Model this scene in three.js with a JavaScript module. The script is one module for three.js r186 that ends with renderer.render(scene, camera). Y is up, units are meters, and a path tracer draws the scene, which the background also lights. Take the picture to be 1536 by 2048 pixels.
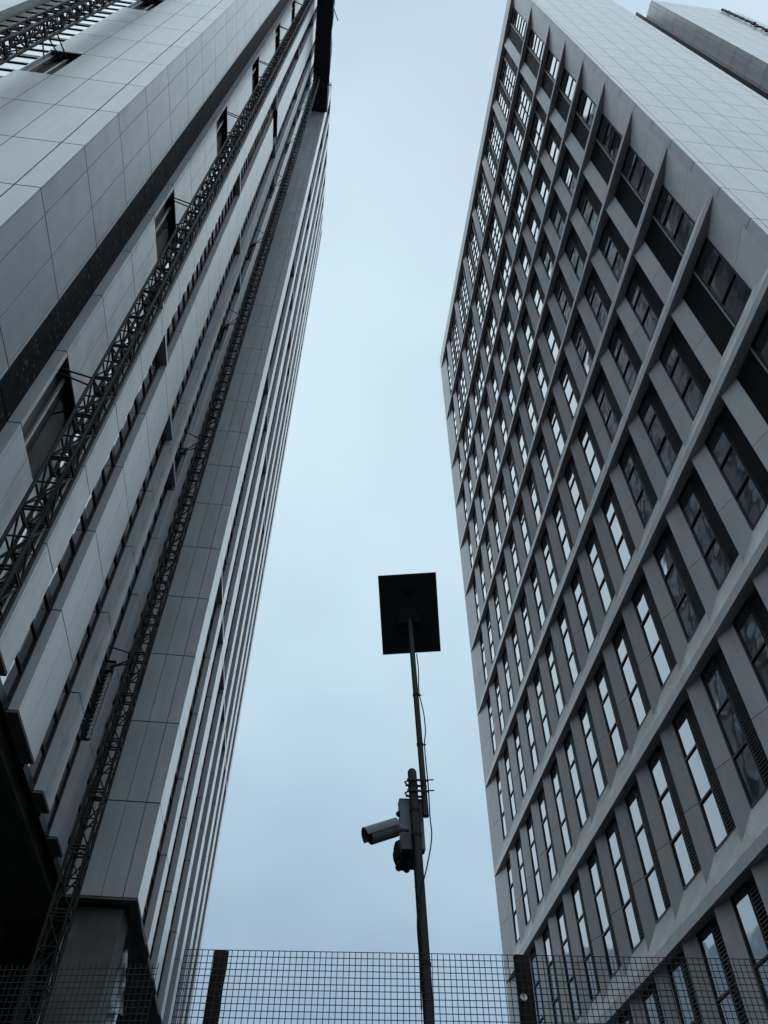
import * as THREE from 'three';
import { mergeGeometries } from 'three/addons/utils/BufferGeometryUtils.js';

// ---------------------------------------------------------------- camera, sky, sun, exposure
const EYE = 1.6;
const scene = new THREE.Scene();
const camera = new THREE.PerspectiveCamera(66.8, 768 / 1024, 0.1, 2000);
camera.position.set(0, EYE, 0);
camera.rotation.order = 'YXZ';
camera.rotation.set(THREE.MathUtils.degToRad(49.776), THREE.MathUtils.degToRad(-6.717), THREE.MathUtils.degToRad(0.204));
camera.updateMatrixWorld(true);

let seed = 20240;
function rnd() { seed |= 0; seed = seed + 0x6D2B79F5 | 0; let t = Math.imul(seed ^ seed >>> 15, 1 | seed); t = t + Math.imul(t ^ t >>> 7, 61 | t) ^ t; return ((t ^ t >>> 14) >>> 0) / 4294967296; }
const rr = (a, b) => a + (b - a) * rnd();

// lattice value noise in 3-D, used for the clouds and for surface grain
function hash3(i, j, k) { let h = Math.imul(i, 374761393) ^ Math.imul(j, 668265263) ^ Math.imul(k, 2147483647 ^ 0x5bd1e995); h = Math.imul(h ^ h >>> 13, 1274126177); return ((h ^ h >>> 16) >>> 0) / 4294967296; }
function vnoise(x, y, z) {
  const i = Math.floor(x), j = Math.floor(y), k = Math.floor(z); let u = x - i, v = y - j, w = z - k;
  u = u * u * (3 - 2 * u); v = v * v * (3 - 2 * v); w = w * w * (3 - 2 * w);
  let s = 0;
  for (let a = 0; a < 2; a++) for (let b = 0; b < 2; b++) for (let c = 0; c < 2; c++)
    s += hash3(i + a, j + b, k + c) * (a ? u : 1 - u) * (b ? v : 1 - v) * (c ? w : 1 - w);
  return s;
}
function fbm(x, y, z, o = 4) { let s = 0, a = 0.5, n = 0; for (let q = 0; q < o; q++) { s += a * vnoise(x, y, z); n += a; a *= 0.5; x *= 2.03; y *= 2.03; z *= 2.03; } return s / n; }

const EXPOSURE = 1.8, SKYGAIN = 1 / EXPOSURE;
function makeSky() {
  const w = 512, h = 256, d = new Float32Array(w * h * 4);
  const stops = [[-90, [.08, .09, .10]], [-2, [.10, .12, .14]], [1, [.25, .36, .52]], [18, [.375, .52, .665]], [35, [.485, .64, .775]], [55, [.575, .73, .845]], [75, [.58, .725, .845]], [90, [.56, .70, .82]]];
  for (let y = 0; y < h; y++) for (let x = 0; x < w; x++) {
    const el = (y + .5) / h * 180 - 90, az = (x + .5) / w * Math.PI * 2;
    let q = 0; while (q < stops.length - 2 && el > stops[q + 1][0]) q++;
    const f = Math.min(1, Math.max(0, (el - stops[q][0]) / (stops[q + 1][0] - stops[q][0])));
    const er = el * Math.PI / 180, dx = Math.cos(er) * Math.cos(az), dz = Math.cos(er) * Math.sin(az), dy = Math.sin(er);
    let c = 1;
    if (el > 0) {
      const t = 1 / (dy + .35);
      const n = fbm(dx * t * 2.6 + 7, dz * t * 2.6 + 3, 1.7, 5) - .5, n2 = fbm(dx * t * .9 + 17, dz * t * .9 + 31, 4.2, 3) - .5;
      c = 1 + n * .58 + n2 * .26;
    }
    const o = (y * w + x) * 4;
    for (let e = 0; e < 3; e++) { const s = stops[q][1][e] + (stops[q + 1][1][e] - stops[q][1][e]) * f; d[o + e] = s * Math.pow(c, e === 2 ? .75 : 1) * SKYGAIN; }
    d[o + 3] = 1;
  }
  const t = new THREE.DataTexture(d, w, h, THREE.RGBAFormat, THREE.FloatType);
  t.mapping = THREE.EquirectangularReflectionMapping; t.magFilter = THREE.LinearFilter; t.minFilter = THREE.LinearFilter;
  t.wrapS = THREE.RepeatWrapping; t.colorSpace = THREE.LinearSRGBColorSpace; t.needsUpdate = true;
  return t;
}
const sky = makeSky();
scene.background = sky; scene.environment = sky;

const sun = new THREE.DirectionalLight(new THREE.Color().setRGB(.80, .93, 1.0), 1.5);
sun.position.set(2, 190, 0); sun.target.position.set(0, 20, -20);
sun.castShadow = true; sun.shadow.radius = 290; sun.shadow.mapSize.set(2048, 2048);
Object.assign(sun.shadow.camera, { left: -90, right: 90, top: 110, bottom: -110, near: 1, far: 400 });
scene.add(sun, sun.target);

const renderer = new THREE.WebGLRenderer({ antialias: true });
renderer.setSize(768, 1024);
renderer.toneMapping = THREE.LinearToneMapping;
renderer.toneMappingExposure = EXPOSURE;
renderer.outputColorSpace = THREE.SRGBColorSpace;
renderer.shadowMap.enabled = true;

// ---------------------------------------------------------------- textures and materials
function dataTex(size, fn, srgb) {
  const d = new Uint8Array(size * size * 4);
  for (let y = 0; y < size; y++) for (let x = 0; x < size; x++) {
    const c = fn(x / size, y / size, x, y), o = (y * size + x) * 4;
    for (let e = 0; e < 3; e++) d[o + e] = Math.max(0, Math.min(255, (Array.isArray(c) ? c[e] : c) * 255));
    d[o + 3] = 255;
  }
  const t = new THREE.DataTexture(d, size, size); t.wrapS = t.wrapT = THREE.RepeatWrapping;
  t.magFilter = THREE.LinearFilter; t.minFilter = THREE.LinearMipmapLinearFilter; t.generateMipmaps = true;
  if (srgb) t.colorSpace = THREE.SRGBColorSpace; t.needsUpdate = true; return t;
}
// noise that tiles: a circle in 4-D would be exact; here a cross-fade of shifted copies
function tileN(u, v, f, o, s) {
  const g = (a, b) => fbm(a * f + s, b * f + s * 1.7, s, o);
  const wu = u, wv = v;
  return (g(u, v) * (1 - wu) + g(u - 1, v) * wu) * (1 - wv) + (g(u, v - 1) * (1 - wu) + g(u - 1, v - 1) * wu) * wv;
}
// cladding: very faint soiling runs and specks (grain of its own), about 6 m a tile
const claddingTone = dataTex(256, (u, v) => { const a = tileN(u, v, 5, 4, 3), s = tileN(u, v * .12, 34, 2, 9), k = tileN(u, v, 60, 2, 5); const t = .94 + (a - .5) * .09 + (s - .5) * .10 + (k - .5) * .04; return Math.min(1, t); }, true);
const claddingWave = dataTex(256, (u, v) => .5 + (tileN(u, v, 6, 2, 11) - .5) * .9 + (tileN(u, v * .3, 14, 2, 21) - .5) * .35);
const claddingRough = dataTex(128, (u, v) => .62 + (tileN(u, v, 7, 4, 13) - .5) * .7);
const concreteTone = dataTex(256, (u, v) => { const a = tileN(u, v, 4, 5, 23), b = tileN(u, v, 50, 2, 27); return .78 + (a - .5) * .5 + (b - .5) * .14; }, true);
const concreteBump = dataTex(256, (u, v) => tileN(u, v, 40, 3, 33));
const glassWave = dataTex(256, (u, v) => .5 + (tileN(u, v, 7, 2, 41) - .5) * 1.3);
const netTone = dataTex(256, (u, v, x, y) => { const a = tileN(u, v, 9, 4, 51); const g = ((x % 4 < 1) || (y % 4 < 1)) ? .75 : 1; return (.55 + (a - .5) * .9) * g; }, true);
const perforTone = dataTex(256, (u, v, x, y) => { const r = hash3(x >> 2, y >> 1, 5), q = hash3(x >> 2, y >> 2, 8); const row = ((y >> 1) % 3 === 0); return (row && r > .4 ? .62 : q > .955 ? 1 : .3); }, true);
function tex(t, m) { const c = t.clone(); c.repeat.set(1 / m, 1 / m); c.needsUpdate = true; return c; }
const T = { tone: tex(claddingTone, 6), wave: tex(claddingWave, 5), rough: tex(claddingRough, 4), conc: tex(concreteTone, 3), concB: tex(concreteBump, 1.2), glass: tex(glassWave, 5), net: tex(netTone, 1.3), perf: tex(perforTone, 5.2) };
const lin = (r, g, b) => new THREE.Color().setRGB(r, g, b);
function clad(r, g, b, rough = .42, metal = 0) { return new THREE.MeshPhysicalMaterial({ color: lin(r, g, b), map: T.tone, roughness: rough, metalness: metal, bumpMap: T.wave, bumpScale: .022, specularIntensity: .75 }); }
const M = {
  silver: [clad(.366, .376, .386, .33), clad(.382, .392, .403, .33), clad(.35, .36, .37, .33)],
  panel: [clad(.45, .436, .438, .42), clad(.475, .46, .46, .42), clad(.43, .417, .42, .42)],
  pale: [clad(.41, .42, .43, .36), clad(.422, .432, .442, .36), clad(.398, .408, .418, .36)],
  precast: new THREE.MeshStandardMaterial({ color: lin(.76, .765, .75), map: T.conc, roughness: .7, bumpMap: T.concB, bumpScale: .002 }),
  frame: new THREE.MeshPhysicalMaterial({ color: lin(.012, .013, .015), roughness: .45, specularIntensity: .3 }),
  rail: new THREE.MeshStandardMaterial({ color: lin(.32, .31, .30), roughness: .4, metalness: .5 }),
  louvre: new THREE.MeshPhysicalMaterial({ color: lin(.026, .027, .029), roughness: .4, specularIntensity: .3 }),
  perforated: new THREE.MeshPhysicalMaterial({ color: lin(.05, .053, .062), map: T.perf, roughness: .8, specularIntensity: .3 }),
  glass: new THREE.MeshPhysicalMaterial({ color: lin(.19, .205, .22), roughness: .05, metalness: .92, bumpMap: T.glass, bumpScale: .010 }),
  glassBlack: new THREE.MeshPhysicalMaterial({ color: lin(.012, .013, .016), roughness: .12, metalness: 0 }),
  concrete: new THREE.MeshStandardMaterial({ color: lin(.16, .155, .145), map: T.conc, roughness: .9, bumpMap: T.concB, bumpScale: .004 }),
  mast: new THREE.MeshPhysicalMaterial({ color: lin(.017, .015, .013), roughness: .6, specularIntensity: .3 }),
  galv: new THREE.MeshStandardMaterial({ color: lin(.34, .35, .34), roughness: .45, metalness: .6 }),
  net: new THREE.MeshPhysicalMaterial({ color: lin(.045, .14, .21), map: T.net, roughness: .95, transmission: .35, thickness: 0, side: THREE.DoubleSide }),
  blackPaint: new THREE.MeshPhysicalMaterial({ color: lin(.0035, .0038, .004), roughness: .5, specularIntensity: .3 }),
  camGrey: new THREE.MeshPhysicalMaterial({ color: lin(.07, .072, .077), roughness: .4, specularIntensity: .3 }),
  boxGrey: new THREE.MeshPhysicalMaterial({ color: lin(.075, .078, .085), roughness: .55, specularIntensity: .3 }),
  solarBack: new THREE.MeshPhysicalMaterial({ color: lin(.008, .009, .012), roughness: .6, specularIntensity: .3 }),
  alu: new THREE.MeshStandardMaterial({ color: lin(.05, .05, .055), roughness: .4, metalness: .7 }),
  rubber: new THREE.MeshPhysicalMaterial({ color: lin(.004, .004, .004), roughness: .75, specularIntensity: .3 }),
  wire: new THREE.MeshPhysicalMaterial({ color: lin(.012, .013, .014), roughness: .6, specularIntensity: .3 }),
  post: new THREE.MeshPhysicalMaterial({ color: lin(.013, .008, .006), map: T.conc, roughness: .85, bumpMap: T.concB, bumpScale: .002, specularIntensity: .3 }),
  white: new THREE.MeshPhysicalMaterial({ color: lin(.70, .72, .72), roughness: .35 }),
  asphalt: new THREE.MeshStandardMaterial({ color: lin(.045, .045, .046), map: T.conc, roughness: .95 }),
};

// ---------------------------------------------------------------- helpers
const names = {};
const numbered = n => { names[n] = (names[n] ?? -1) + 1; return names[n] ? n + '_' + String(names[n]).padStart(3, '0') : n; };
const base = new Map();                     // where each thing stands, so that parts can be given in world metres
function thing(name, label, category, pos, group) {
  const o = new THREE.Group(); o.name = numbered(name); o.position.set(...pos); o.userData = { label, category }; if (group) o.userData.group = group;
  scene.add(o); base.set(o, new THREE.Vector3(...pos)); return o;
}
function partGroup(name, parent) { const o = new THREE.Group(); o.name = name; parent.add(o); base.set(o, base.get(parent)); return o; }
function part(parent, name, geo, mat, pos = [0, 0, 0], rot) {
  const m = new THREE.Mesh(geo, mat); m.name = name; const b = base.get(parent) || new THREE.Vector3();
  m.position.set(pos[0] - b.x, pos[1] - b.y, pos[2] - b.z); if (rot) m.rotation.set(...rot);
  m.castShadow = m.receiveShadow = true; parent.add(m); base.set(m, new THREE.Vector3(...pos)); return m;
}
function single(name, label, category, geo, mat, pos, rot, group) {
  const m = new THREE.Mesh(geo, mat); m.name = numbered(name); m.position.set(...pos); if (rot) m.rotation.set(...rot);
  m.userData = { label, category }; if (group) m.userData.group = group; m.castShadow = m.receiveShadow = true; scene.add(m); return m;
}
const geoCache = new Map();
function boxG(w, h, d, variant = 0) {        // uv in metres
  const key = [w, h, d].map(v => v.toFixed(3)).join() + '/' + variant;
  if (geoCache.has(key)) return geoCache.get(key);
  const g = new THREE.BoxGeometry(w, h, d), uv = g.attributes.uv, s = [[d, h], [d, h], [w, d], [w, d], [w, h], [w, h]];
  for (let f = 0; f < 6; f++) for (let q = 0; q < 4; q++) { const i = f * 4 + q; uv.setXY(i, uv.getX(i) * s[f][0] + variant * 1.37 + f * .7, uv.getY(i) * s[f][1] + variant * 2.11); }
  geoCache.set(key, g); return g;
}
// solid between two quads (each p0..p3 going round); flat faces, uv in metres
function prism(A, B) {
  const faces = [[A[0], A[1], A[2], A[3]], [B[3], B[2], B[1], B[0]]];
  for (let i = 0; i < 4; i++) { const j = (i + 1) % 4; faces.push([A[j], A[i], B[i], B[j]]); }
  return quads(faces);
}
function quads(faces) {
  const P = [], N = [], U = [], I = []; const a = new THREE.Vector3(), b = new THREE.Vector3(), n = new THREE.Vector3();
  let c = 0;
  for (const f of faces) {
    a.set(f[1][0] - f[0][0], f[1][1] - f[0][1], f[1][2] - f[0][2]); b.set(f[2][0] - f[0][0], f[2][1] - f[0][1], f[2][2] - f[0][2]);
    n.crossVectors(a, b); if (n.lengthSq() < 1e-14) { b.set(f[3][0] - f[0][0], f[3][1] - f[0][1], f[3][2] - f[0][2]); n.crossVectors(a, b); }
    n.normalize();
    const ax = Math.abs(n.x), ay = Math.abs(n.y), az = Math.abs(n.z);
    for (const p of f) { P.push(...p); N.push(n.x, n.y, n.z); if (ax >= ay && ax >= az) U.push(p[2], p[1]); else if (az >= ay) U.push(p[0], p[1]); else U.push(p[0], p[2]); }
    I.push(c, c + 1, c + 2, c, c + 2, c + 3); c += 4;
  }
  const g = new THREE.BufferGeometry(); g.setAttribute('position', new THREE.Float32BufferAttribute(P, 3)); g.setAttribute('normal', new THREE.Float32BufferAttribute(N, 3)); g.setAttribute('uv', new THREE.Float32BufferAttribute(U, 2)); g.setIndex(I); return g;
}
// make a prism's faces point outwards whatever the winding it was given in
function solid(A, B) {
  const c = [0, 1, 2].map(e => [...A, ...B].reduce((s, p) => s + p[e], 0) / 8);
  const v = (p, q) => [p[0] - q[0], p[1] - q[1], p[2] - q[2]], u = v(A[1], A[0]), w = v(A[2], A[0]);
  const n = [u[1] * w[2] - u[2] * w[1], u[2] * w[0] - u[0] * w[2], u[0] * w[1] - u[1] * w[0]], o = v(A[0], c);
  return (n[0] * o[0] + n[1] * o[1] + n[2] * o[2] > 0) ? prism(A, B) : prism([...A].reverse(), [...B].reverse());
}
function bar(p, q, r, sides = 6) {            // round bar from p to q
  const a = new THREE.Vector3(...p), b = new THREE.Vector3(...q), d = b.clone().sub(a), l = d.length();
  const g = new THREE.CylinderGeometry(r, r, l, sides, 1); g.applyQuaternion(new THREE.Quaternion().setFromUnitVectors(new THREE.Vector3(0, 1, 0), d.normalize()));
  const m = a.add(b).multiplyScalar(.5); g.translate(m.x, m.y, m.z); return g;
}
function at(g, x, y, z) { const c = g.clone(); c.translate(x, y, z); return c; }

// pieces of one kind on one thing: the 300 that show largest become parts, the others one part in exactly the same colours
const pools = {};
const vp = new THREE.Matrix4().multiplyMatrices(camera.projectionMatrix, camera.matrixWorldInverse.copy(camera.matrixWorld).invert());
function piece(key, owner, parent, name, geo, mat, pos, area, rot) { (pools[key] ??= { owner, list: [] }).list.push({ parent, name, geo, mat, pos, area, rot }); }
function flush(key, restName, restMat, limit = 300) {
  const { owner, list } = pools[key]; const v = new THREE.Vector3();
  for (const p of list) {
    v.set(...p.pos); if (!p.geo.boundingBox) p.geo.computeBoundingBox(); const c = new THREE.Vector3(); p.geo.boundingBox.getCenter(c); v.add(c);
    const d = v.distanceTo(camera.position); v.applyMatrix4(vp);
    p.score = (Math.abs(v.x) < 1.08 && Math.abs(v.y) < 1.06 && v.z < 1) ? p.area / d / d : -1 / d;
  }
  list.sort((a, b) => b.score - a.score);
  const rest = [];
  list.forEach((p, i) => {
    if (i < limit && p.score > 0) part(p.parent, p.name, p.geo, p.mat, p.pos, p.rot);
    else {
      const g = p.geo.clone(); if (p.rot) g.applyMatrix4(new THREE.Matrix4().makeRotationFromEuler(new THREE.Euler(...p.rot))); g.translate(...p.pos); const n = g.attributes.position.count, col = new Float32Array(n * 3), k = p.mat.color;
      for (let q = 0; q < n; q++) { col[q * 3] = k.r; col[q * 3 + 1] = k.g; col[q * 3 + 2] = k.b; }
      g.setAttribute('color', new THREE.BufferAttribute(col, 3)); rest.push(g);
    }
  });
  if (rest.length) {
    const m = restMat.clone(); m.vertexColors = true; m.color.set(0xffffff);
    const o = base.get(owner), g = mergeGeometries(rest); const s = part(owner, restName, g, m, [o.x, o.y, o.z]); g.translate(-o.x, -o.y, -o.z); s.userData.kind = 'stuff';
  }
}
const pick = a => a[Math.floor(rnd() * a.length)];

// ---------------------------------------------------------------- ground
{
  const g = new THREE.PlaneGeometry(700, 700); g.rotateX(-Math.PI / 2); const uv = g.attributes.uv; for (let i = 0; i < uv.count; i++) uv.setXY(i, uv.getX(i) * 700, uv.getY(i) * 700);
  const m = new THREE.Mesh(g, M.asphalt); m.name = 'ground'; m.userData = { kind: 'structure' }; m.receiveShadow = true; scene.add(m);
}

// ================================================================ right-hand building
{
  const a = 13.5;                                             // facade plane x = a; everything below is in units of a
  const X = u => a * (1 + u), Y = y => a * y + EYE, Z = z => a * z;
  const B = thing('office_tower', 'dark grey tower with slanted facade panels, pale sill ledges and mirror windows', 'building', [a * 1.4, 0, Z(-2.2)]);
  const crease = [.833, 1.3185, 1.793, 2.268, 2.735, 3.208, 3.688, 4.156, 4.632, 5.13, 5.845], roof = 6.925;
  const e = .0098, d = .0278, gl = .031, back = .036, lip = .0255, rise = .084, pitch = .2092;
  const zf = []; for (let k = 0; k < 13; k++) zf.push(-.9765 - pitch * k); zf.push(-3.765);
  const zn = zf.map((z, k) => k === 13 ? -3.62 : z + .0564);
  const zNear = -.585, zFar = -3.765, yG = -EYE / a;

  // body behind the facade
  part(B, 'inner_body', boxG(a * (.62 - back), a * (roof - .02 - yG), a * (zNear - .02 - zFar - .02)), M.concrete, [X((.62 + back) / 2), (Y(roof - .02)) / 2 + .0, Z((zNear + zFar) / 2)]);
  part(B, 'roof_slab', boxG(a * .66, .3, a * 3.14), M.concrete, [X(.345), Y(roof) - .35, Z((zNear + zFar) / 2)]);
  part(B, 'rear_wall', boxG(a * .68, a * (roof - yG) - .4, .3), M.panel[0], [X(.35), Y(roof) / 2 - .2, Z(zFar) + .16]);

  // ledges, one for each bay on each floor
  const ledgeZ = [-.603, ...zf];
  for (const yc of crease) for (let k = 0; k < ledgeZ.length - 1; k++) {
    const z1 = Z(ledgeZ[k]) - .006, z0 = Z(ledgeZ[k + 1]) + .006;
    const Q = (pr, z) => pr.map(([u, y]) => [X(u), Y(y), z]);
    const slope = [[.0002, yc + .0008], [d + .0008, yc + rise + .0024], [back, yc + rise + .0024], [back, yc + .0008]];
    const fascia = [[0, yc - lip], [0, yc], [back, yc], [back, yc - lip]];
    piece('ledge', B, B, 'ledge', solid(Q(slope, z1), Q(slope, z0)), M.precast, [0, 0, 0], 1.2);
    piece('fascia', B, B, 'ledge_fascia', solid(Q(fascia, z1), Q(fascia, z0)), pick(M.panel), [0, 0, 0], 1);
  }
  flush('ledge', 'further_ledges', M.precast);
  flush('fascia', 'further_ledge_fascias', M.panel[0]);

  // facade panel: far edge near the outer plane, near edge set back to the window
  function facadePanel(z0, u0, z1, u1, y00, y01, y1, name = 'facade_panel') {   // y00 bottom at z0, y01 bottom at z1
    const F = [[X(u0), Y(y00), Z(z0)], [X(u1), Y(y01), Z(z1)], [X(u1), Y(y1), Z(z1)], [X(u0), Y(y1), Z(z0)]];
    const K = [[X(back) - .02, Y(y00), Z(z0)], [X(back) - .02, Y(y01), Z(z1)], [X(back) - .02, Y(y1), Z(z1)], [X(back) - .02, Y(y1), Z(z0)]];
    piece('panel', B, B, name, solid(F, K), pick(M.panel), [0, 0, 0], 4);
  }
  function panelColumn(z0, u0, z1, u1, yc, yT, splits) {
    const j = .0009, led = u => yc + rise * u / d + .001;
    const ys = [null, ...splits, yT];
    for (let i = 0; i < ys.length - 1; i++) facadePanel(z0, u0, z1, u1, i ? ys[i] + j : led(u0), i ? ys[i] + j : led(u1), ys[i + 1] - (i < ys.length - 2 ? j : .0004));
  }
  let bladeGeo = {};
  function louvreBox(z0, z1, y0, y1) {
    const w = a * (z1 - z0) - .03, n = Math.floor(a * (y1 - y0) / .12), list = [];
    for (let i = 0; i < n; i++) { const g = new THREE.BoxGeometry(.014, .085, w); g.rotateZ(-.8); g.translate(-.03, (i + .5) * .12, 0); list.push(g); const n2 = new THREE.BoxGeometry(.012, .026, w); n2.translate(-.062, (i + .5) * .12 - .038, 0); list.push(n2); }
    for (const s of [-1, 1]) { const g = new THREE.BoxGeometry(.07, a * (y1 - y0), .03); g.translate(-.02, a * (y1 - y0) / 2, s * w / 2); list.push(g); }
    return mergeGeometries(list);
  }
  function louvre(z0, z1, y0, y1) {
    const key = [z1 - z0, y1 - y0].map(v => v.toFixed(4)).join(); bladeGeo[key] ??= louvreBox(z0, z1, y0, y1);
    part(B, 'louvre', bladeGeo[key], M.louvre, [X(gl), Y(y0), Z((z0 + z1) / 2)]);
  }
  const fb = .055;                                            // frame bar
  function window_(z0, z1, y0, y1, n, midMullion) {
    const w = a * (z1 - z0), h = a * (y1 - y0), wg = partGroup('window', B), list = [];
    const fbx = (ww, hh, y, z) => { const g = new THREE.BoxGeometry(.09, hh, ww); g.translate(X(gl) - .025, y, z); list.push(g); };
    const yb = Y(y0), zc = Z((z0 + z1) / 2);
    fbx(fb, h, yb + h / 2, Z(z0) + fb / 2); fbx(fb, h, yb + h / 2, Z(z1) - fb / 2);
    for (let i = 0; i <= n; i++) fbx(w - fb * 2, i ? .07 : .10, yb + h * i / n, zc);
    if (midMullion) fbx(.06, h, yb + h / 2, zc);
    const o = base.get(wg); const g = mergeGeometries(list); g.translate(-o.x, -o.y, -o.z); part(wg, 'window_frame', g, M.frame, [o.x, o.y, o.z]);
    const cols = midMullion ? 2 : 1, pw = w / cols - .07, ph = h / n - .07;
    for (let i = 0; i < n; i++) for (let c = 0; c < cols; c++)
      piece('pane', B, wg, 'pane', boxG(.02, +ph.toFixed(3), +pw.toFixed(3), Math.floor(rnd() * 6)), M.glass, [X(gl), yb + h * (i + .5) / n, Z(z0) + w * (c + .5) / cols], pw * ph, [0, rr(-.012, .012), rr(-.010, .010)]);
  }
  function rail(z, y0, y1) { part(B, 'rail', boxG(.06, +(a * (y1 - y0)).toFixed(3), .05), M.rail, [X(gl) - .06, Y((y0 + y1) / 2), Z(z)]); }

  const rows = [];
  rows.push({ yc: null, yS: yG + .02, yT: .833 - lip, n: 6, split: [.18, .42] });
  for (let i = 0; i < crease.length; i++) {
    const yc = crease[i], yT = i < crease.length - 1 ? crease[i + 1] - lip : 6.735;
    rows.push({ yc, yS: yc + rise, yT, n: i < 9 ? 3 : i === 9 ? 5 : 7, split: i < 9 ? [yc + .2155] : i === 9 ? [yc + .2155, yc + .455] : [yc + .2155, yc + .455, yc + .69], double: i >= 8 });
  }
  for (const r of rows) {
    const yc = r.yc ?? (r.yS - rise), ks = r.double ? [0, 2, 4, 6, 8, 10, 12, 13] : [...zf.keys()];
    // corner panel beside the end wall: outer edge at the corner, set back towards the first window
    panelColumn(-.7295, d, -.6155, .0006, yc, r.yT, r.split);
    window_(-.8255, -.7305, r.yS, r.yT, r.n); rail(-.831, r.yS, r.yT); louvre(zn[0] + .001, -.836, r.yS, r.yT);
    ks.forEach((k, i) => {
      panelColumn(zf[k], k === 13 ? .0004 : e, zn[k], d, yc, r.yT, r.split);
      if (i === ks.length - 1) return;
      const kn = ks[i + 1], z0 = zn[kn] + .001, z1 = zf[k];
      if (!r.double || kn === 13) { const wz = Math.min(.083, (z1 - z0) * .58); window_(z0, z0 + wz, r.yS, r.yT, r.n); louvre(z0 + wz + .002, z1, r.yS, r.yT); if (r.double) rail(z0 + wz + .001, r.yS, r.yT); }
      else {
        const s = (z1 - z0) / .362; let z = z0; const step = w => { const q = z; z += w * s; return [q, z]; };
        window_(...step(.079), r.yS, r.yT, r.n); louvre(...step(.049), r.yS, r.yT); const [p, q] = step(.01); rail((p + q) / 2, r.yS, r.yT);
        window_(...step(.146), r.yS, r.yT, r.n, true); rail(z + .004, r.yS, r.yT); louvre(z + .008, z1, r.yS, r.yT);
      }
    });
  }
  flush('panel', 'further_facade_panels', M.panel[0]);
  flush('pane', 'further_panes', M.glass);

  // parapet above the top windows, in lengths
  for (let k = 0; k < 15; k++) { const z0 = zFar + (zNear - .031 - zFar) * k / 15, z1 = zFar + (zNear - .031 - zFar) * (k + 1) / 15; part(B, 'parapet_panel', boxG(a * back - .02, a * .188, +(a * (z1 - z0) - .014).toFixed(3)), pick(M.panel), [X(back / 2), Y(6.831), Z((z0 + z1) / 2)]); }

  // end wall: pale panels in a grid, with the corner strip returning on to the street side
  const colX = [0, .021, .1218, .2253, .329, .4325, .536, .6395, .68], rowY = [yG]; { let y = 2.692; while (y > yG + .12) y -= .2363; for (y += .2363; y < roof - .1; y += .2363) rowY.push(y); rowY.push(roof); }
  for (let r = 0; r < rowY.length - 1; r++) {
    const h = +(a * (rowY[r + 1] - rowY[r]) - .046).toFixed(3), yc = Y((rowY[r] + rowY[r + 1]) / 2);
    piece('strip', B, B, 'corner_panel', boxG(.05, h, +(a * .030).toFixed(3)), pick(M.panel), [X(0) + .03, yc, Z(zNear - .0155)], h * .4);
    for (let c = 0; c < colX.length - 1; c++) {
      const w = +(a * (colX[c + 1] - colX[c]) - .030).toFixed(3);
      piece('wall', B, B, 'wall_panel', boxG(w, h, .05, Math.floor(rnd() * 4)), pick(M.pale), [X((colX[c] + colX[c + 1]) / 2), yc, Z(zNear) - .025], w * h);
    }
  }
  // slot beside the end wall and the wing beyond it
  const xs = .68, xw = 1.07, xe = 1.757, zS = -.683;
  part(B, 'recess_glazing', boxG(a * (xw - xs), a * (roof - .02 - yG), .1), M.glassBlack, [X((xs + xw) / 2), Y(roof - .02) / 2, Z(zS) - .05]);
  part(B, 'recess_return', boxG(.1, a * (roof - .02 - yG), a * .094), M.panel[2], [X(xs) - .12, Y(roof - .02) / 2, Z((zS + zNear) / 2) - .05]);
  for (let i = 0; i < 3; i++) part(B, 'recess_fin', boxG(.06, a * (roof - .05 - yG), .25), M.frame, [X(xs + (xw - xs) * (i + 1) / 4), Y(roof - .05) / 2, Z(zS) + .12]);
  part(B, 'wing_body', boxG(a * (xe - xw) - .2, a * (roof - yG) - .2, a * 2), M.concrete, [X((xw + xe) / 2), Y(roof) / 2 - .1, Z(zNear) - a - .1]);
  for (let r = 0; r < rowY.length - 1; r++) {
    const h = +(a * (rowY[r + 1] - rowY[r]) - .046).toFixed(3), yc = Y((rowY[r] + rowY[r + 1]) / 2);
    const side = [[zNear - .0, zNear - .028], [zNear - .028, zS]];
    for (const [p, q] of side) piece('strip', B, B, 'side_panel', boxG(.06, h, +(a * (p - q) - .014).toFixed(3)), pick(M.panel), [X(xw) + .02, yc, Z((p + q) / 2) - .03], h * .8);
    const n = 6, cw = (xe - xw) / n;
    for (let c = 0; c < n; c++) piece('wall', B, B, 'wall_panel', boxG(+(a * cw - .030).toFixed(3), h, .05, Math.floor(rnd() * 4)), pick(M.pale), [X(xw + cw * (c + .5)), yc, Z(zNear) - .005], a * cw * h);
  }
  flush('wall', 'further_wall_panels', M.pale[0]);
  flush('strip', 'further_corner_panels', M.panel[0]);

  // lettering fixed to the wing, far too small to read: a running line of dark strokes
  const S = thing('wall_sign', 'dark lettering running down the pale upper wall beside the grey tower', 'sign', [34.9, 92.3 + EYE, Z(zNear) + .18]);
  const pts = [], ticks = [];
  let y = 92.2 + EYE; const x0 = 34.9;
  for (let i = 0; i < 46; i++) { pts.push(new THREE.Vector3(x0 + Math.sin(i * 1.9) * .22 + rr(-.1, .1), y, Z(zNear) + .2)); y -= .45; }
  const bs = base.get(S), cv = new THREE.CatmullRomCurve3(pts.map(p => p.clone().sub(bs)));
  part(S, 'letter_stroke', new THREE.TubeGeometry(cv, 260, .09, 5), M.frame, [bs.x, bs.y, bs.z]);
  for (let i = 2; i < 44; i += 3) { const p = pts[i]; part(S, 'letter_stroke', boxG(+rr(.5, 1.0).toFixed(2), .14, .12), M.frame, [p.x + rr(-.2, .2), p.y, p.z]); }
}

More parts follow.
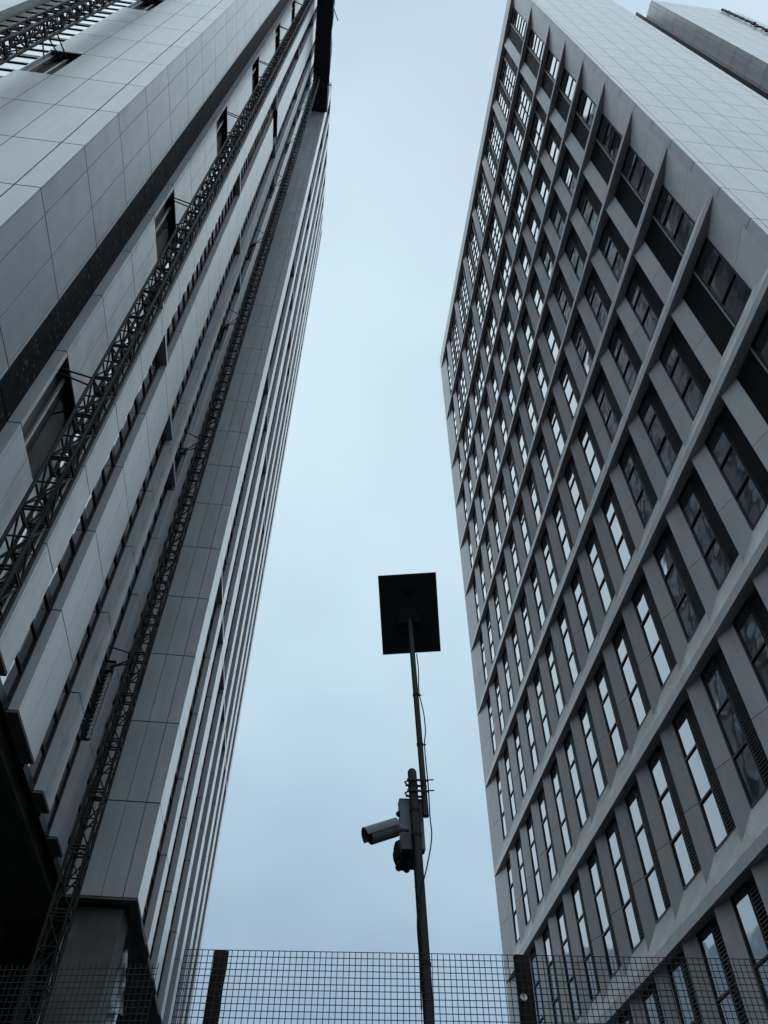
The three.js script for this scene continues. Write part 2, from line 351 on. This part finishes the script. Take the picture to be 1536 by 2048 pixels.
// ================================================================ left-hand tower under construction
const TY0 = 11.34 + EYE, FH = 3.3, NF = 36, TROOF = TY0 + NF * FH;
const L = thing('clad_tower', 'tall silver grey clad tower with stepped vertical piers, still under construction', 'building', [-12, 0, -28]);
{
  const XO = -6.99, XI = -7.31, XB = -7.36;                     // outer face of the piers, glazing, body
  const t = .04, gap = .024, gapH = .042;
  part(L, 'tower_body', boxG(22, TROOF - TY0 - .6, 44), M.concrete, [XB - 11, (TROOF + TY0) / 2 + .2, -6.92 - 22]);
  part(L, 'tower_body', boxG(2.04, TROOF - TY0 - .6, 23.6), M.concrete, [-6.32, (TROOF + TY0) / 2 + .2, -27.33 - 11.8]);
  const flY = k => TY0 + k * FH;
  const openP1 = k => (k - 1) % 4 === 0, openB = k => k === 17, openD = k => (k - 1) % 4 === 0;

  // pier: L-shaped corner panel (face towards +z and a narrow return), street panels between the joints
  function pier(zA, zB, xo, depth, joints, skip) {
    const P = partGroup('pier', L), rim = .13;
    const H = FH - gapH;
    const near = boxG(depth - .004, H, t), ret = boxG(t, H, rim - t);
    const cg = mergeGeometries([at(near, -(depth - .004) / 2, 0, -t / 2), at(ret, -t / 2, 0, -t - (rim - t) / 2)]);
    const cuts = [rim, ...joints, -zB + zA];
    for (let k = 0; k < NF; k++) {
      const y = flY(k) + FH / 2, m = pick(M.silver);
      if (!skip(k, 'corner')) piece('clad', L, P, 'corner_panel', cg, m, [xo, y, zA], 1.4);
      for (let c = 0; c < cuts.length - 1; c++) {
        if (skip(k, c)) continue;
        const w = +(cuts[c + 1] - cuts[c] - (c < cuts.length - 2 ? gap * .6 : 0)).toFixed(3);
        piece('clad', L, P, 'cladding_panel', boxG(t, H, w, Math.floor(rnd() * 4)), m, [xo - t / 2, y, zA - (cuts[c] + cuts[c + 1]) / 2 - .004], w * H * .6);
      }
    }
    // rear return and underside
    part(P, 'rear_return', boxG(depth - .05, NF * FH, t), M.silver[0], [xo - depth / 2 - .02, TY0 + NF * FH / 2, zB + t / 2 + .002]);
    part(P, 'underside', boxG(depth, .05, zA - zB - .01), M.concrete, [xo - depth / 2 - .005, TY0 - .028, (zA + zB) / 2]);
    return P;
  }
  const none = () => false;
  // glazing between two piers: three lights a floor, one of them an opaque band
  function glazing(zA, zB, xi, dark) {
    const G = partGroup('glazing_strip', L), w = +(zA - zB).toFixed(3), fr = [];
    const b = base.get(G);
    for (const z of [zA - .05, zB + .05]) fr.push(at(new THREE.BoxGeometry(.08, NF * FH, .1), xi + .02 - b.x, TY0 + NF * FH / 2 - b.y, z - b.z));
    for (let k = 0; k < NF; k++) for (let i = 0; i < 3; i++) {
      const y = flY(k) + FH * i / 3; fr.push(at(new THREE.BoxGeometry(.08, i === 0 ? .26 : .10, w - .2), xi + .02 - b.x, y - b.y, (zA + zB) / 2 - b.z));
      const m = (i === 1 && rnd() < .75 || rnd() < .08 ? M.glassBlack : M.glass);
      piece('light', L, G, 'pane', boxG(.02, FH / 3 - .12, w - .2, Math.floor(rnd() * 5)), m, [xi, y + FH / 6, (zA + zB) / 2], w * .5, [0, rr(-.006, .006), rr(-.004, .004)]);
    }
    part(G, 'window_frame', mergeGeometries(fr), M.frame, [b.x, b.y, b.z]);
  }
  // near block: end wall towards the camera and its street side
  const E1 = partGroup('end_wall', L), SB = partGroup('street_wall', L);
  const ex = [-6.99, -7.57, -8.775, -9.92, -11.06];
  for (let k = 0; k < NF; k++) {
    const y = flY(k) + FH / 2, H = FH - gapH, m = pick(M.silver);
    for (let c = 0; c < 4; c++) {
      if (c === 3 && (k - 1) % 4 === 0) continue;
      const w = +(ex[c] - ex[c + 1] - gap).toFixed(3);
      piece('clad', L, E1, 'cladding_panel', boxG(w, H, t, Math.floor(rnd() * 4)), pick(M.silver), [(ex[c] + ex[c + 1]) / 2 + (c ? 0 : gap / 2), y, -6.56 - t / 2], w * H);
    }
    const sz = [6.56 + t + .002, 7.163, 8.148, 9.18, 9.28];
    for (let c = 0; c < 4; c++) { const w = +(sz[c + 1] - sz[c] - gap * .7).toFixed(3); piece('clad', L, SB, 'cladding_panel', boxG(t, H, w, Math.floor(rnd() * 4)), c ? pick(M.silver) : m, [XO - t / 2, y, -(sz[c] + sz[c + 1]) / 2], w * H); }
  }
  part(SB, 'rear_return', boxG(.3, NF * FH, t), M.silver[0], [XO - .18, TY0 + NF * FH / 2, -9.26]);
  part(E1, 'side_return', boxG(t, NF * FH, .28), M.silver[0], [-11.05, TY0 + NF * FH / 2, -6.76]);
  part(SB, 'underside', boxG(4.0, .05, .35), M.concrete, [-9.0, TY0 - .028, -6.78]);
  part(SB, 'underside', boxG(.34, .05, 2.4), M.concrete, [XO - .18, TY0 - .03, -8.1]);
  // opening behind the missing panels: channel and pipe
  for (let k = 1; k < NF; k += 4) {
    part(E1, 'steel_channel', boxG(.07, FH, .05), M.galv, [-10.45, flY(k) + FH / 2, -6.78]);
    part(E1, 'steel_channel', boxG(.12, FH, .05), M.galv, [-10.98, flY(k) + FH / 2, -6.74]);
  }
  // perforated dark sheet beside the block
  { const P = partGroup('perforated_screen', L); for (let k = 0; k < NF; k++) part(P, 'perforated_sheet', boxG(.03, FH - .03, 1.38, k % 5), M.perforated, [XI + .02, flY(k) + FH / 2, -9.98]); }
  // piers of the set-back part
  const p1 = pier(-10.68, -13.0, XO, XO - XI, [.95, 1.75, 2.2], (k, c) => c !== 'corner' && openP1(k));
  for (let k = 1; k < NF; k += 4) { part(p1, 'steel_channel', boxG(.06, FH, .09), M.galv, [XO - .2, flY(k) + FH / 2, -11.55]); part(p1, 'insulation_board', boxG(.05, FH * .9, .6), M.concrete, [XB + .06, flY(k) + FH / 2, -12.4]); }
  glazing(-13.0, -14.4, XI);
  pier(-14.4, -15.52, XO, XO - XI, [.98], none);
  glazing(-15.52, -16.93, XI);
  pier(-16.93, -19.24, XO, XO - XI, [1.0, 2.18], k => openB(k));
  glazing(-19.24, -20.67, XI);
  pier(-20.67, -21.8, XO, XO - XI, [.98], none);
  glazing(-21.8, -23.26, XI);
  const pd = pier(-23.26, -24.42, XO, XO - XI, [.98], (k, c) => c === 'corner' && openD(k));
  for (let k = 1; k < NF; k += 4) {
    part(pd, 'fixing_rail', boxG(.10, FH * .86, .05), M.galv, [XO - .1, flY(k) + FH * .46, -23.34]);
    const lugs = []; for (let i = 0; i < 16; i++) lugs.push(at(new THREE.BoxGeometry(.16, .03, .04), rr(-.04, .04), i * .17, 0)); part(pd, 'fixing_lugs', mergeGeometries(lugs), M.galv, [XO - .12, flY(k) + .15, -23.31]);
    part(pd, 'bracket_box', boxG(.26, .3, .22), M.concrete, [XO - .14, flY(k) + FH - .3, -23.3]);
  }
  glazing(-24.42, -26.98, XI, true);

  // projecting part: broad face towards the camera, then slim piers
  const X2 = -4.93, FE = FH * 1.02, YE = 11.27 + EYE, NE = Math.floor((TROOF - YE) / FE);
  const EF = partGroup('broad_pier', L), exs = [X2, -5.43, -6.13, -6.83, -7.33];
  for (let k = 0; k < NE; k++) {
    const y = YE + FE * (k + .5), H = FE - gapH, m = pick(M.silver);
    for (let c = 0; c < 4; c++) { const w = +(exs[c] - exs[c + 1] - gap * .7).toFixed(3); piece('clad', L, EF, 'cladding_panel', boxG(w, H, t, Math.floor(rnd() * 4)), c ? pick(M.silver) : m, [(exs[c] + exs[c + 1]) / 2 + (c ? 0 : gap * .35), y, -26.98 - t / 2], w * H); }
    const sz = [26.98 + t + .002, 27.5, 28.05, 28.6];
    for (let c = 0; c < 3; c++) { const w = +(sz[c + 1] - sz[c] - gap * .7).toFixed(3); piece('clad', L, EF, 'cladding_panel', boxG(t, H, w, Math.floor(rnd() * 4)), m, [X2 - t / 2, y, -(sz[c] + sz[c + 1]) / 2], w * H * .3); }
  }
  part(EF, 'rear_return', boxG(.3, NE * FE, t), M.silver[0], [X2 - .17, YE + NE * FE / 2, -28.58]);
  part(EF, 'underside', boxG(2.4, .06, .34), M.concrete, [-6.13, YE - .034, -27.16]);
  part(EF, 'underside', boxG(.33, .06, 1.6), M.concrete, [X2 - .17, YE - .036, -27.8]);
  const right = [[30.97, 32.0], [34.2, 35.85], [38.35, 39.4], [41.5, 42.65], [44.75, 45.9], [47.3, 48.4], [49.9, 50.95]];
  let zp = 28.6;
  for (const [z0, z1] of right) { pier(-z0, -z1, X2, .3, [(z1 - z0) * .5], none); glazing(-zp, -z0, X2 - .31, true); zp = z1; }
  for (let k = 0; k < 8; k++) part(L, 'parapet_panel', boxG(.34, 1.5, 2.97), pick(M.silver), [X2 - .172 + .004, TROOF + .56, -28.49 - k * 3.0]);
  part(L, 'parapet_panel', boxG(2.1, 1.5, .3), M.silver[0], [-6.2, TROOF + .56, -27.13]);
  // thin horizontal plates that span the openings every few floors
  const plateGaps = [[13.0, 14.4], [15.52, 16.93], [19.24, 20.67], [21.8, 23.26]];
  for (let q = 0; q < 5; q++) {
    const y = 28.25 + EYE + q * 20.85;
    for (const [z0, z1] of plateGaps) part(L, 'ledge_plate', boxG(.34, .16, z1 - z0 + .02), M.silver[0], [XO - .165, y, -(z0 + z1) / 2]);
    zp = 28.6; for (const [z0, z1] of right) { part(L, 'ledge_plate', boxG(.31, .16, z0 - zp + .02), M.silver[0], [X2 - .155, y, -(zp + z0) / 2]); zp = z1; }
  }
  // far left: windows set back behind the mast and the next block
  { const G = partGroup('glazing_strip', L), fr = [], b = base.get(G);
    for (let k = 4; k < 16; k++) for (let i = 0; i < 3; i++) {
      const y = flY(k) + FH * i / 3; fr.push(at(new THREE.BoxGeometry(3.4, i ? .09 : .3, .06), -12.87 - b.x, y - b.y, -6.86 - b.z));
      for (let c = 0; c < 3; c++) { piece('light', L, G, 'pane', boxG(1.1, FH / 3 - .12, .02, c), M.glass, [-12.87 + (c - 1) * 1.16, y + FH / 6, -6.875], .6); if (c) fr.push(at(new THREE.BoxGeometry(.07, FH / 3, .06), -12.87 + (c - 1.5) * 1.16 - b.x, y + FH / 6 - b.y, -6.86 - b.z)); }
    }
    part(G, 'window_frame', mergeGeometries(fr), M.frame, [b.x, b.y, b.z]);
    const W = partGroup('end_wall', L);
    for (let k = 3; k < 18; k++) for (let c = 0; c < 3; c++) piece('clad', L, W, 'cladding_panel', boxG(1.18, FH - gap, t, c), pick(M.silver), [-15.3 - c * 1.2, flY(k) + FH / 2, -6.56 - t / 2], 2);
    for (let k = 3; k < 18; k++) piece('clad', L, W, 'cladding_panel', boxG(t, FH - gap, .30), pick(M.silver), [-14.69 - t / 2, flY(k) + FH / 2, -6.56 - t - .155], 1);
  }
  flush('clad', 'further_cladding_panels', M.silver[0]);
  flush('light', 'further_panes', M.glass);

  // base: dark open storey with columns
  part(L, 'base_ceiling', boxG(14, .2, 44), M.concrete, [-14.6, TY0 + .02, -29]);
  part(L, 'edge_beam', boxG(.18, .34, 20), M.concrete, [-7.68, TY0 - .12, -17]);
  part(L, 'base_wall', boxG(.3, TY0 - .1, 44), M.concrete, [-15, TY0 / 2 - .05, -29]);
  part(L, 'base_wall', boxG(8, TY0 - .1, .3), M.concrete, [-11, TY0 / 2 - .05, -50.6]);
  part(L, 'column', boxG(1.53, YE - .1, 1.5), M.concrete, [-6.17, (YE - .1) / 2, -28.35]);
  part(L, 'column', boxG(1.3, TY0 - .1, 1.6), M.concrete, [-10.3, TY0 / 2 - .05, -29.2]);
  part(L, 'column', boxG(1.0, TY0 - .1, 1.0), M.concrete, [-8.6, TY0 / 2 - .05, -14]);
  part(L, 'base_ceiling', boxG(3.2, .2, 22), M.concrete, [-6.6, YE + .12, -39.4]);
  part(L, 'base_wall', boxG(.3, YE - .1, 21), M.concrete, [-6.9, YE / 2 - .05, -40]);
  // wrapped white column behind the fence, loose sheeting bunched at its head
  part(L, 'wrapped_column', boxG(.34, 9.4 + EYE, .34), M.white, [-5.55, (9.4 + EYE) / 2, -30.6]);
  { const g = new THREE.PlaneGeometry(.75, 2.0, 10, 22), p = g.attributes.position; for (let i = 0; i < p.count; i++) { const y = p.getY(i); p.setX(i, p.getX(i) * (1 - (y + 1) * .42)); p.setZ(i, (vnoise(p.getX(i) * 6 + 3, y * 4, 1) - .5) * .5); } g.computeVertexNormals(); const m = M.white.clone(); m.side = THREE.DoubleSide; m.color = lin(.45, .47, .5); part(L, 'loose_sheeting', g, m, [-5.5, 9.9 + EYE, -30.2]); }
}

// ================================================================ climbing masts, ties and the work platform
const SEC = 1.75;
function mastSection() {
  const s = .25, g = [], c = [[-s, -s], [s, -s], [s, s], [-s, s]];
  for (const [x, z] of c) g.push(bar([x, 0, z], [x, SEC, z], .046, 8));
  for (let i = 0; i < 4; i++) {
    const [x0, z0] = c[i], [x1, z1] = c[(i + 1) % 4];
    for (const y of [.045, SEC - .045]) g.push(bar([x0, y, z0], [x1, y, z1], .03));
    g.push(bar([x0, SEC / 2, z0], [x1, SEC / 2, z1], .024));
    const f = i % 2;
    g.push(bar(f ? [x0, .05, z0] : [x1, .05, z1], f ? [x1, SEC / 2, z1] : [x0, SEC / 2, z0], .024));
    g.push(bar(f ? [x1, SEC / 2, z1] : [x0, SEC / 2, z0], f ? [x0, SEC - .05, z0] : [x1, SEC - .05, z1], .024));
  }
  g.push(bar([-s, SEC - .05, -s], [s, SEC - .05, s], .015));
  return mergeGeometries(g);
}
const secG = mastSection(), rackG = boxG(.05, SEC - .01, .03), collarG = new THREE.CylinderGeometry(.042, .042, .10, 8);
function mast(x, z, top, label, ties) {
  const o = thing('climbing_mast', label, 'mast', [x, 0, z], 'lattice climbing masts tied to the clad tower');
  const n = Math.round(top / SEC);
  for (let i = 0; i < n; i++) { const s = part(o, 'mast_section', secG, M.mast, [x, i * SEC, z]); part(s, 'gear_rack', rackG, M.galv, [x + .18, i * SEC + SEC / 2, z - .25]); }
  part(o, 'base_frame', boxG(1.2, .16, 1.2), M.mast, [x, .08, z]);
  { const pts = []; for (let i = 0; i <= 60; i++) pts.push(new THREE.Vector3(.30 + (hash3(i, 7, Math.round(-z)) - .5) * .10, i * (top - 1) / 60, .27 + (hash3(i, 11, Math.round(-z)) - .5) * .10)); part(o, 'trailing_cable', new THREE.TubeGeometry(new THREE.CatmullRomCurve3(pts), 300, .018, 5), M.rubber, [x, 0, z]); }
  for (const q of ties) {
    const list = q.map(([p, r]) => bar([p[0] - x, p[1], p[2] - z], [r[0] - x, r[1], r[2] - z], .026));
    part(o, 'wall_tie', mergeGeometries(list), M.mast, [x, 0, z]);
  }
  return o;
}
const tieY = j => TY0 + (1.9 + 4 * j) * FH;
mast(-6.05, -11.45, 114, 'dark lattice climbing mast tied into openings of the tower near its perforated screen',
  [...Array(9).keys()].map(j => { const y = tieY(j); return [[[-6.3, y, -11.2], [-7.3, y, -10.95]], [[-6.3, y - .35, -11.2], [-7.3, y - .1, -11.0]], [[-6.3, y - .5, -11.7], [-7.3, y - .5, -12.1]]]; }));
mast(-6.05, -22.6, 114, 'dark lattice climbing mast standing beside the broad grey pier of the clad tower',
  [...Array(9).keys()].map(j => { const y = tieY(j); return [[[-6.3, y, -22.35], [-7.25, y, -21.95]], [[-6.3, y - .3, -22.35], [-7.1, y, -23.2]], [[-6.3, y, -22.85], [-7.1, y, -23.2]]]; }));
mast(-10.95, -5.75, 114, 'dark lattice climbing mast against the end wall of the clad tower',
  [...Array(9).keys()].map(j => { const y = tieY(j) + .25; return [[[-10.7, y, -6.0], [-10.4, y - .1, -6.85]], [[-10.7, y - .9, -6.0], [-10.5, y - .3, -6.85]], [[-11.2, y, -6.0], [-11.0, y - .8, -6.85]]]; }));
{
  const y = 113 + EYE, x0 = -6.72, x1 = -4.72, z0 = -26.8;
  const P = thing('work_platform', 'long work platform wrapped in dark blue netting high on the clad tower', 'platform', [(x0 + x1) / 2, y, -18]);
  for (let i = 0; i < 14; i++) { const z = z0 + .75 + i * 1.6; part(P, 'deck_module', boxG(x1 - x0 - .3, .22, 1.52), M.mast, [(x0 + x1) / 2 + .02, y + .2, z]); }
  function sheet(pa, pb, h, amp, sd) {                           // hanging net between two points, rumpled
    const a = new THREE.Vector3(...pa), b = new THREE.Vector3(...pb), n = Math.ceil(a.distanceTo(b) / .35), g = new THREE.PlaneGeometry(1, 1, n, 8), p = g.attributes.position, uv = g.attributes.uv;
    const dir = b.clone().sub(a), len = dir.length(), nrm = new THREE.Vector3(-dir.z, 0, dir.x).normalize();
    for (let i = 0; i < p.count; i++) { const u = p.getX(i) + .5, v = p.getY(i) + .5; const q = a.clone().addScaledVector(dir, u); const w = (vnoise(u * len * .9, v * 3, sd) - .5) * amp; q.addScaledVector(nrm, w); q.y += v * h + (vnoise(u * len * 1.3, 0, sd + 4) - .5) * amp * .7 * (1 - v); p.setXYZ(i, q.x - (x0 + x1) / 2, q.y - y, q.z + 18); uv.setXY(i, u * len, v * h); }
    g.computeVertexNormals(); return g;
  }
  const o = [(x0 + x1) / 2, y, -18];
  part(P, 'netting', sheet([x1, y - .3, -4.6], [x1, y - .3, z0], 1.9, .28, 1), M.net, o);
  part(P, 'netting', sheet([x0, y - .2, -4.6], [x0, y - .2, z0], .5, .12, 2), M.net, o);
  part(P, 'netting', sheet([x0, y - .3, z0 + .02], [x1, y - .3, z0 + .02], 1.7, .2, 3), M.net, o);
  { const g = new THREE.PlaneGeometry(x1 - x0, 22.2, 8, 60); g.rotateX(Math.PI / 2); const p = g.attributes.position, uv = g.attributes.uv; for (let i = 0; i < p.count; i++) { p.setY(i, (vnoise(p.getX(i) * 2, p.getZ(i) * .8, 7) - .5) * .25 - .22); uv.setXY(i, p.getX(i), p.getZ(i)); } g.computeVertexNormals(); part(P, 'under_netting', g, M.net, [(x0 + x1) / 2, y, z0 + 11.1]); }
  for (let i = 0; i < 9; i++) part(P, 'guard_post', boxG(.05, 1.3, .05), M.galv, [x1 + .04, y + .9, z0 + .3 + i * 2.6]);
  part(P, 'outrigger', mergeGeometries([bar([x1 - o[0], .2, 3.0], [x1 + .62 - o[0], .9, 1.6], .06), bar([x1 + .3 - o[0], .3, 2.4], [x1 + .62 - o[0], 1.6, 1.6], .05)]), M.galv, o);
}

// ================================================================ camera pole with solar panel
{
  const py = y => y + EYE, z = -8.4;
  // pole leans slightly to the left
  const px = y => 1.4145 - (y - 3.236) * .0372;                // y above the eye
  const O = thing('camera_pole', 'slim dark steel pole carrying cameras, rising behind the mesh fence', 'pole', [px(-EYE), 0, z]);
  const b = base.get(O), rel = (x, y, zz) => [x - b.x, py(y) - b.y, zz - b.z];
  part(O, 'pole_tube', bar(rel(px(-EYE), -EYE, z), rel(px(5.16), 5.16, z), .0545, 20), M.blackPaint, [b.x, b.y, b.z]);
  part(O, 'pole_cap', at(new THREE.SphereGeometry(.052, 16, 8, 0, 7, 0, 1.57), ...rel(px(5.16), 5.155, z)), M.blackPaint, [b.x, b.y, b.z]);
  for (const y of [3.02, 4.36, 4.66, 4.97]) part(O, 'clamp_band', at(new THREE.CylinderGeometry(.061, .061, .035, 20), ...rel(px(y), y, z)), M.rubber, [b.x, b.y, b.z]);
  part(O, 'base_plate', boxG(.4, .03, .4), M.blackPaint, [b.x, .015, b.z]);
  // pair of clamps joining the second tube
  for (const y of [4.88, 5.02]) {
    const g = [at(new THREE.BoxGeometry(.26, .02, .02), ...rel(1.40, y, z + .065)), at(new THREE.BoxGeometry(.26, .02, .02), ...rel(1.40, y, z - .065)), bar(rel(1.46, y + .03, z + .02), rel(1.60, y + .045, z + .02), .008), bar(rel(1.29, y, z + .04), rel(1.25, y, z + .0), .009), bar(rel(1.25, y, z), rel(1.29, y - .03, z - .02), .009)];
    part(O, 'tube_clamp', mergeGeometries(g.map(q => { const n = q.index ? q.toNonIndexed() : q; return n; })), M.blackPaint, [b.x, b.y, b.z]);
  }
  // second tube with the solar panel
  const tx = y => 1.492 - (y - 4.62) * .0402;
  const S = thing('solar_panel', 'dark solar panel seen from behind on a thin tube clamped to the camera pole', 'solar panel', [tx(4.62), py(4.62), z]);
  const sb = base.get(S), rs = (x, y, zz) => [x - sb.x, py(y) - sb.y, zz - sb.z];
  part(S, 'support_tube', bar(rs(tx(4.6), 4.6, z), rs(tx(7.62), 7.62, z), .037, 16), M.blackPaint, [sb.x, sb.y, sb.z]);
  for (const y of [5.55, 6.3]) part(S, 'cable_tie', at(new THREE.CylinderGeometry(.043, .043, .03, 14), ...rs(tx(y), y, z)), M.rubber, [sb.x, sb.y, sb.z]);
  for (const y of [5.55, 6.3]) part(S, 'cable_tie', bar(rs(tx(y) + .03, y, z), rs(tx(y) + .075, y, z + .01), .009), M.rubber, [sb.x, sb.y, sb.z]);
  // panel: upper edge leans towards the viewer, cells on the far side
  const tilt = Math.PI / 180 * 49.8, c = [1.366, py(7.73), z + .02];
  const F = part(S, 'panel_frame', boxG(.85, 1.16, .035), M.alu, c, [tilt, -.115, .068]);
  F.rotation.order = 'YXZ'; F.rotation.set(tilt, -.115, .068);
  const back = new THREE.Mesh(boxG(.81, 1.12, .006), M.solarBack); back.name = 'back_sheet'; back.position.z = .0185; F.add(back);
  const cells = new THREE.Mesh(boxG(.81, 1.12, .006), M.glassBlack); cells.name = 'cell_sheet'; cells.position.z = -.0185; F.add(cells);
  const brk = quads([[[-.10, .10, .03], [.08, .10, .03], [.17, -.12, .09], [-.19, -.12, .09]], [[-.19, -.12, .09], [.17, -.12, .09], [.17, -.12, .02], [-.19, -.12, .02]], [[-.10, .10, .03], [-.19, -.12, .09], [-.19, -.12, .02], [-.10, .10, .02]], [[.17, -.12, .09], [.08, .10, .03], [.08, .10, .02], [.17, -.12, .02]]]);
  const jb = new THREE.Mesh(boxG(.12, .09, .03), M.rubber); jb.name = 'terminal_box'; jb.position.set(.02, .36, .035); F.add(jb);
  const bm = new THREE.Mesh(brk, M.rubber); bm.name = 'tilt_bracket'; F.add(bm);
  // cables
  const cab = [[1.455, 7.0, z], [1.468, 6.7, z + .02], [1.462, 6.32, z + .04], [1.515, 5.98, z + .03], [1.525, 5.72, z + .03], [1.505, 5.55, z + .04], [1.545, 5.0, z - .05], [1.545, 4.62, z - .03], [1.545, 4.35, z + .02], [1.46, 3.95, z + .07], [1.375, 3.66, z + .075], [1.345, 3.4, z + .06], [1.355, 3.1, z + .06], [1.36, 2.6, z + .062]].map(p => new THREE.Vector3(p[0], py(p[1]), p[2]));
  const C = single('power_cable', 'thin black cable looping down from the solar panel along the pole', 'cable', new THREE.TubeGeometry(new THREE.CatmullRomCurve3(cab.map(p => p.clone().sub(cab[13]))), 160, .0075, 6), M.rubber, cab[13].toArray());
  part(C, 'stray_end', bar([-.08, .72, 0], [-.01, .70, 0], .007), M.rubber, [cab[13].x, cab[13].y, cab[13].z]);

  // junction box behind the pole
  const J = thing('junction_box', 'flat grey equipment box strapped behind the camera pole', 'box', [1.34, py(4.54), z - .13]);
  part(J, 'box_body', boxG(.275, .60, .12), M.boxGrey, [1.34, py(4.54), z - .135], [0, 0, .03]);
  part(J, 'lid_edge', boxG(.285, .012, .13), M.boxGrey, [1.335, py(4.846), z - .135], [0, 0, .03]);
  part(J, 'side_latch', new THREE.SphereGeometry(.035, 12, 8), M.rubber, [1.19, py(4.67), z - .11]);
  part(J, 'cable_gland', new THREE.CylinderGeometry(.014, .014, .06, 10), M.rubber, [1.43, py(4.22), z - .13]);

  // bullet camera on a short arm, pointing left and down
  const K = thing('bullet_camera', 'grey bullet security camera with sun hood mounted on the pole', 'security camera', [1.135, py(4.385), z + .12]);
  const dir = new THREE.Vector3(-.90, -.40, .10).normalize(), q = new THREE.Quaternion().setFromUnitVectors(new THREE.Vector3(0, 0, 1), dir);
  const G = new THREE.Group(); G.name = 'camera_head'; G.quaternion.copy(q); K.add(G);
  const sub = (n, g, m) => { const e = new THREE.Mesh(g, m); e.name = n; e.castShadow = e.receiveShadow = true; G.add(e); return e; };
  const cyl = (r0, r1, l, zc, s = 24) => { const g = new THREE.CylinderGeometry(r0, r1, l, s); g.rotateX(Math.PI / 2); g.translate(0, 0, zc); return g; };
  sub('camera_body', cyl(.098, .098, .33, .18), M.camGrey); sub('rear_cap', cyl(.098, .055, .03, 0), M.camGrey);
  { const g = new THREE.CylinderGeometry(.109, .109, .40, 24, 1, true, -Math.PI * .55, Math.PI * 1.1); g.rotateX(Math.PI / 2); g.translate(0, .004, .195); const up = new THREE.Vector3(0, 1, 0).applyQuaternion(q.clone().invert()); const ang = Math.atan2(up.x, up.y) + Math.PI; g.rotateZ(-ang); const m = M.camGrey.clone(); m.side = THREE.DoubleSide; sub('sun_hood', g, m); }
  sub('lens_face', cyl(.088, .088, .01, .348), M.rubber); sub('lens_glass', cyl(.035, .035, .01, .356), M.glassBlack);
  sub('seam_ring', cyl(.0995, .0995, .006, .06), M.rubber);
  const kb = base.get(K);
  part(K, 'ball_joint', new THREE.SphereGeometry(.048, 14, 10), M.camGrey, [1.175, py(4.40), z + .07]);
  part(K, 'mount_arm', bar([.03, .01, -.03], [.14, .05, -.14], .028, 12), M.camGrey, [kb.x, kb.y, kb.z]);

  // dome camera under the box
  const D = thing('dome_camera', 'black domed security camera hanging behind the pole under the grey box', 'security camera', [1.26, py(4.28), z - .3]);
  const prof = [[0, -.17], [.05, -.17], [.085, -.16], [.115, -.12], [.138, -.06], [.142, 0], [.13, .05], [.135, .06], [.12, .12], [.05, .16], [0, .17]].map(p => new THREE.Vector2(...p));
  part(D, 'dome_housing', new THREE.LatheGeometry(prof, 26), M.rubber, [1.285, py(4.30), z - .32]);
  part(D, 'dome_arm', bar([.02, .14, .02], [.06, .3, .12], .03, 10), M.blackPaint, [1.26, py(4.30), z - .32]);
  for (let i = 0; i < 5; i++) part(D, 'base_lug', new THREE.SphereGeometry(.04, 10, 8), M.rubber, [1.285 + Math.cos(i * 1.26) * .085, py(4.16), z - .32 + Math.sin(i * 1.26) * .085]);
}

// ================================================================ mesh fence
{
  function meshPanel(p0, p1, top, label, bristle) {
    const a = new THREE.Vector3(p0[0], 0, p0[1]), b = new THREE.Vector3(p1[0], 0, p1[1]), len = a.distanceTo(b), dir = b.clone().sub(a).normalize();
    const O = thing('mesh_fence', label, 'fence', [a.x, 0, a.z]), v = [], h = [], n = Math.round(len / .05), low = .05;
    const skew = i => (hash3(i, 3, 9) - .5) * .006;
    for (let i = 0; i <= n; i++) { const s = i * .05 + skew(i); v.push(bar([dir.x * s, low, dir.z * s], [dir.x * s, top + (bristle ? .045 : .004), dir.z * s], .0036, 5)); }
    for (let y = top; y > low; y -= .05) { const w = hash3(Math.round(y * 100), 1, 2) * .004; h.push(bar([dir.x * -.004, y + w, dir.z * -.004 + .0045], [dir.x * (len + .004), y + w, dir.z * (len + .004) + .0045], .0036, 5)); }
    const m1 = part(O, 'upright_wires', mergeGeometries(v), M.wire, [a.x, 0, a.z]); m1.userData.kind = 'stuff';
    const m2 = part(O, 'cross_wires', mergeGeometries(h), M.wire, [a.x, 0, a.z]); m2.userData.kind = 'stuff';
    return O;
  }
  meshPanel([-.835, -7.253], [5.6, -6.72], 2.63 + EYE, 'dark square wire mesh fence panel crossing in front of the camera pole');
  meshPanel([-3.6, -8.01], [-1.085, -7.617], 2.60 + EYE, 'lower dark wire mesh fence panel with bristling top ends in front of the tower base', true);
  for (const [x, z, s] of [[-.556, -7.32, 1], [2.02, -7.09, 1]]) {
    const P = thing('fence_post', s && x < 0 ? 'rough brown steel fence post standing between tower and camera pole' : 'rough brown fence post in front of the grey panelled tower', 'post', [x, 0, z], 'posts behind the mesh fence');
    const g = new THREE.BoxGeometry(.122, 2.655 + EYE, .07, 2, 60, 1), p = g.attributes.position; for (let i = 0; i < p.count; i++) p.setX(i, p.getX(i) + (vnoise(p.getY(i) * 6, x * 9, 3) - .5) * .008); g.computeVertexNormals();
    part(P, 'post_body', g, M.post, [x, (2.655 + EYE) / 2, z], [0, .1, -.012]);
    for (const y of [2.32, 1.2]) { const k = part(P, 'bolt', new THREE.CylinderGeometry(.028, .028, .03, 12), x > 0 ? M.galv : M.rubber, [x - .01, y + EYE, z + .045], [Math.PI / 2, 0, 0]); }
  }
}

renderer.render(scene, camera);
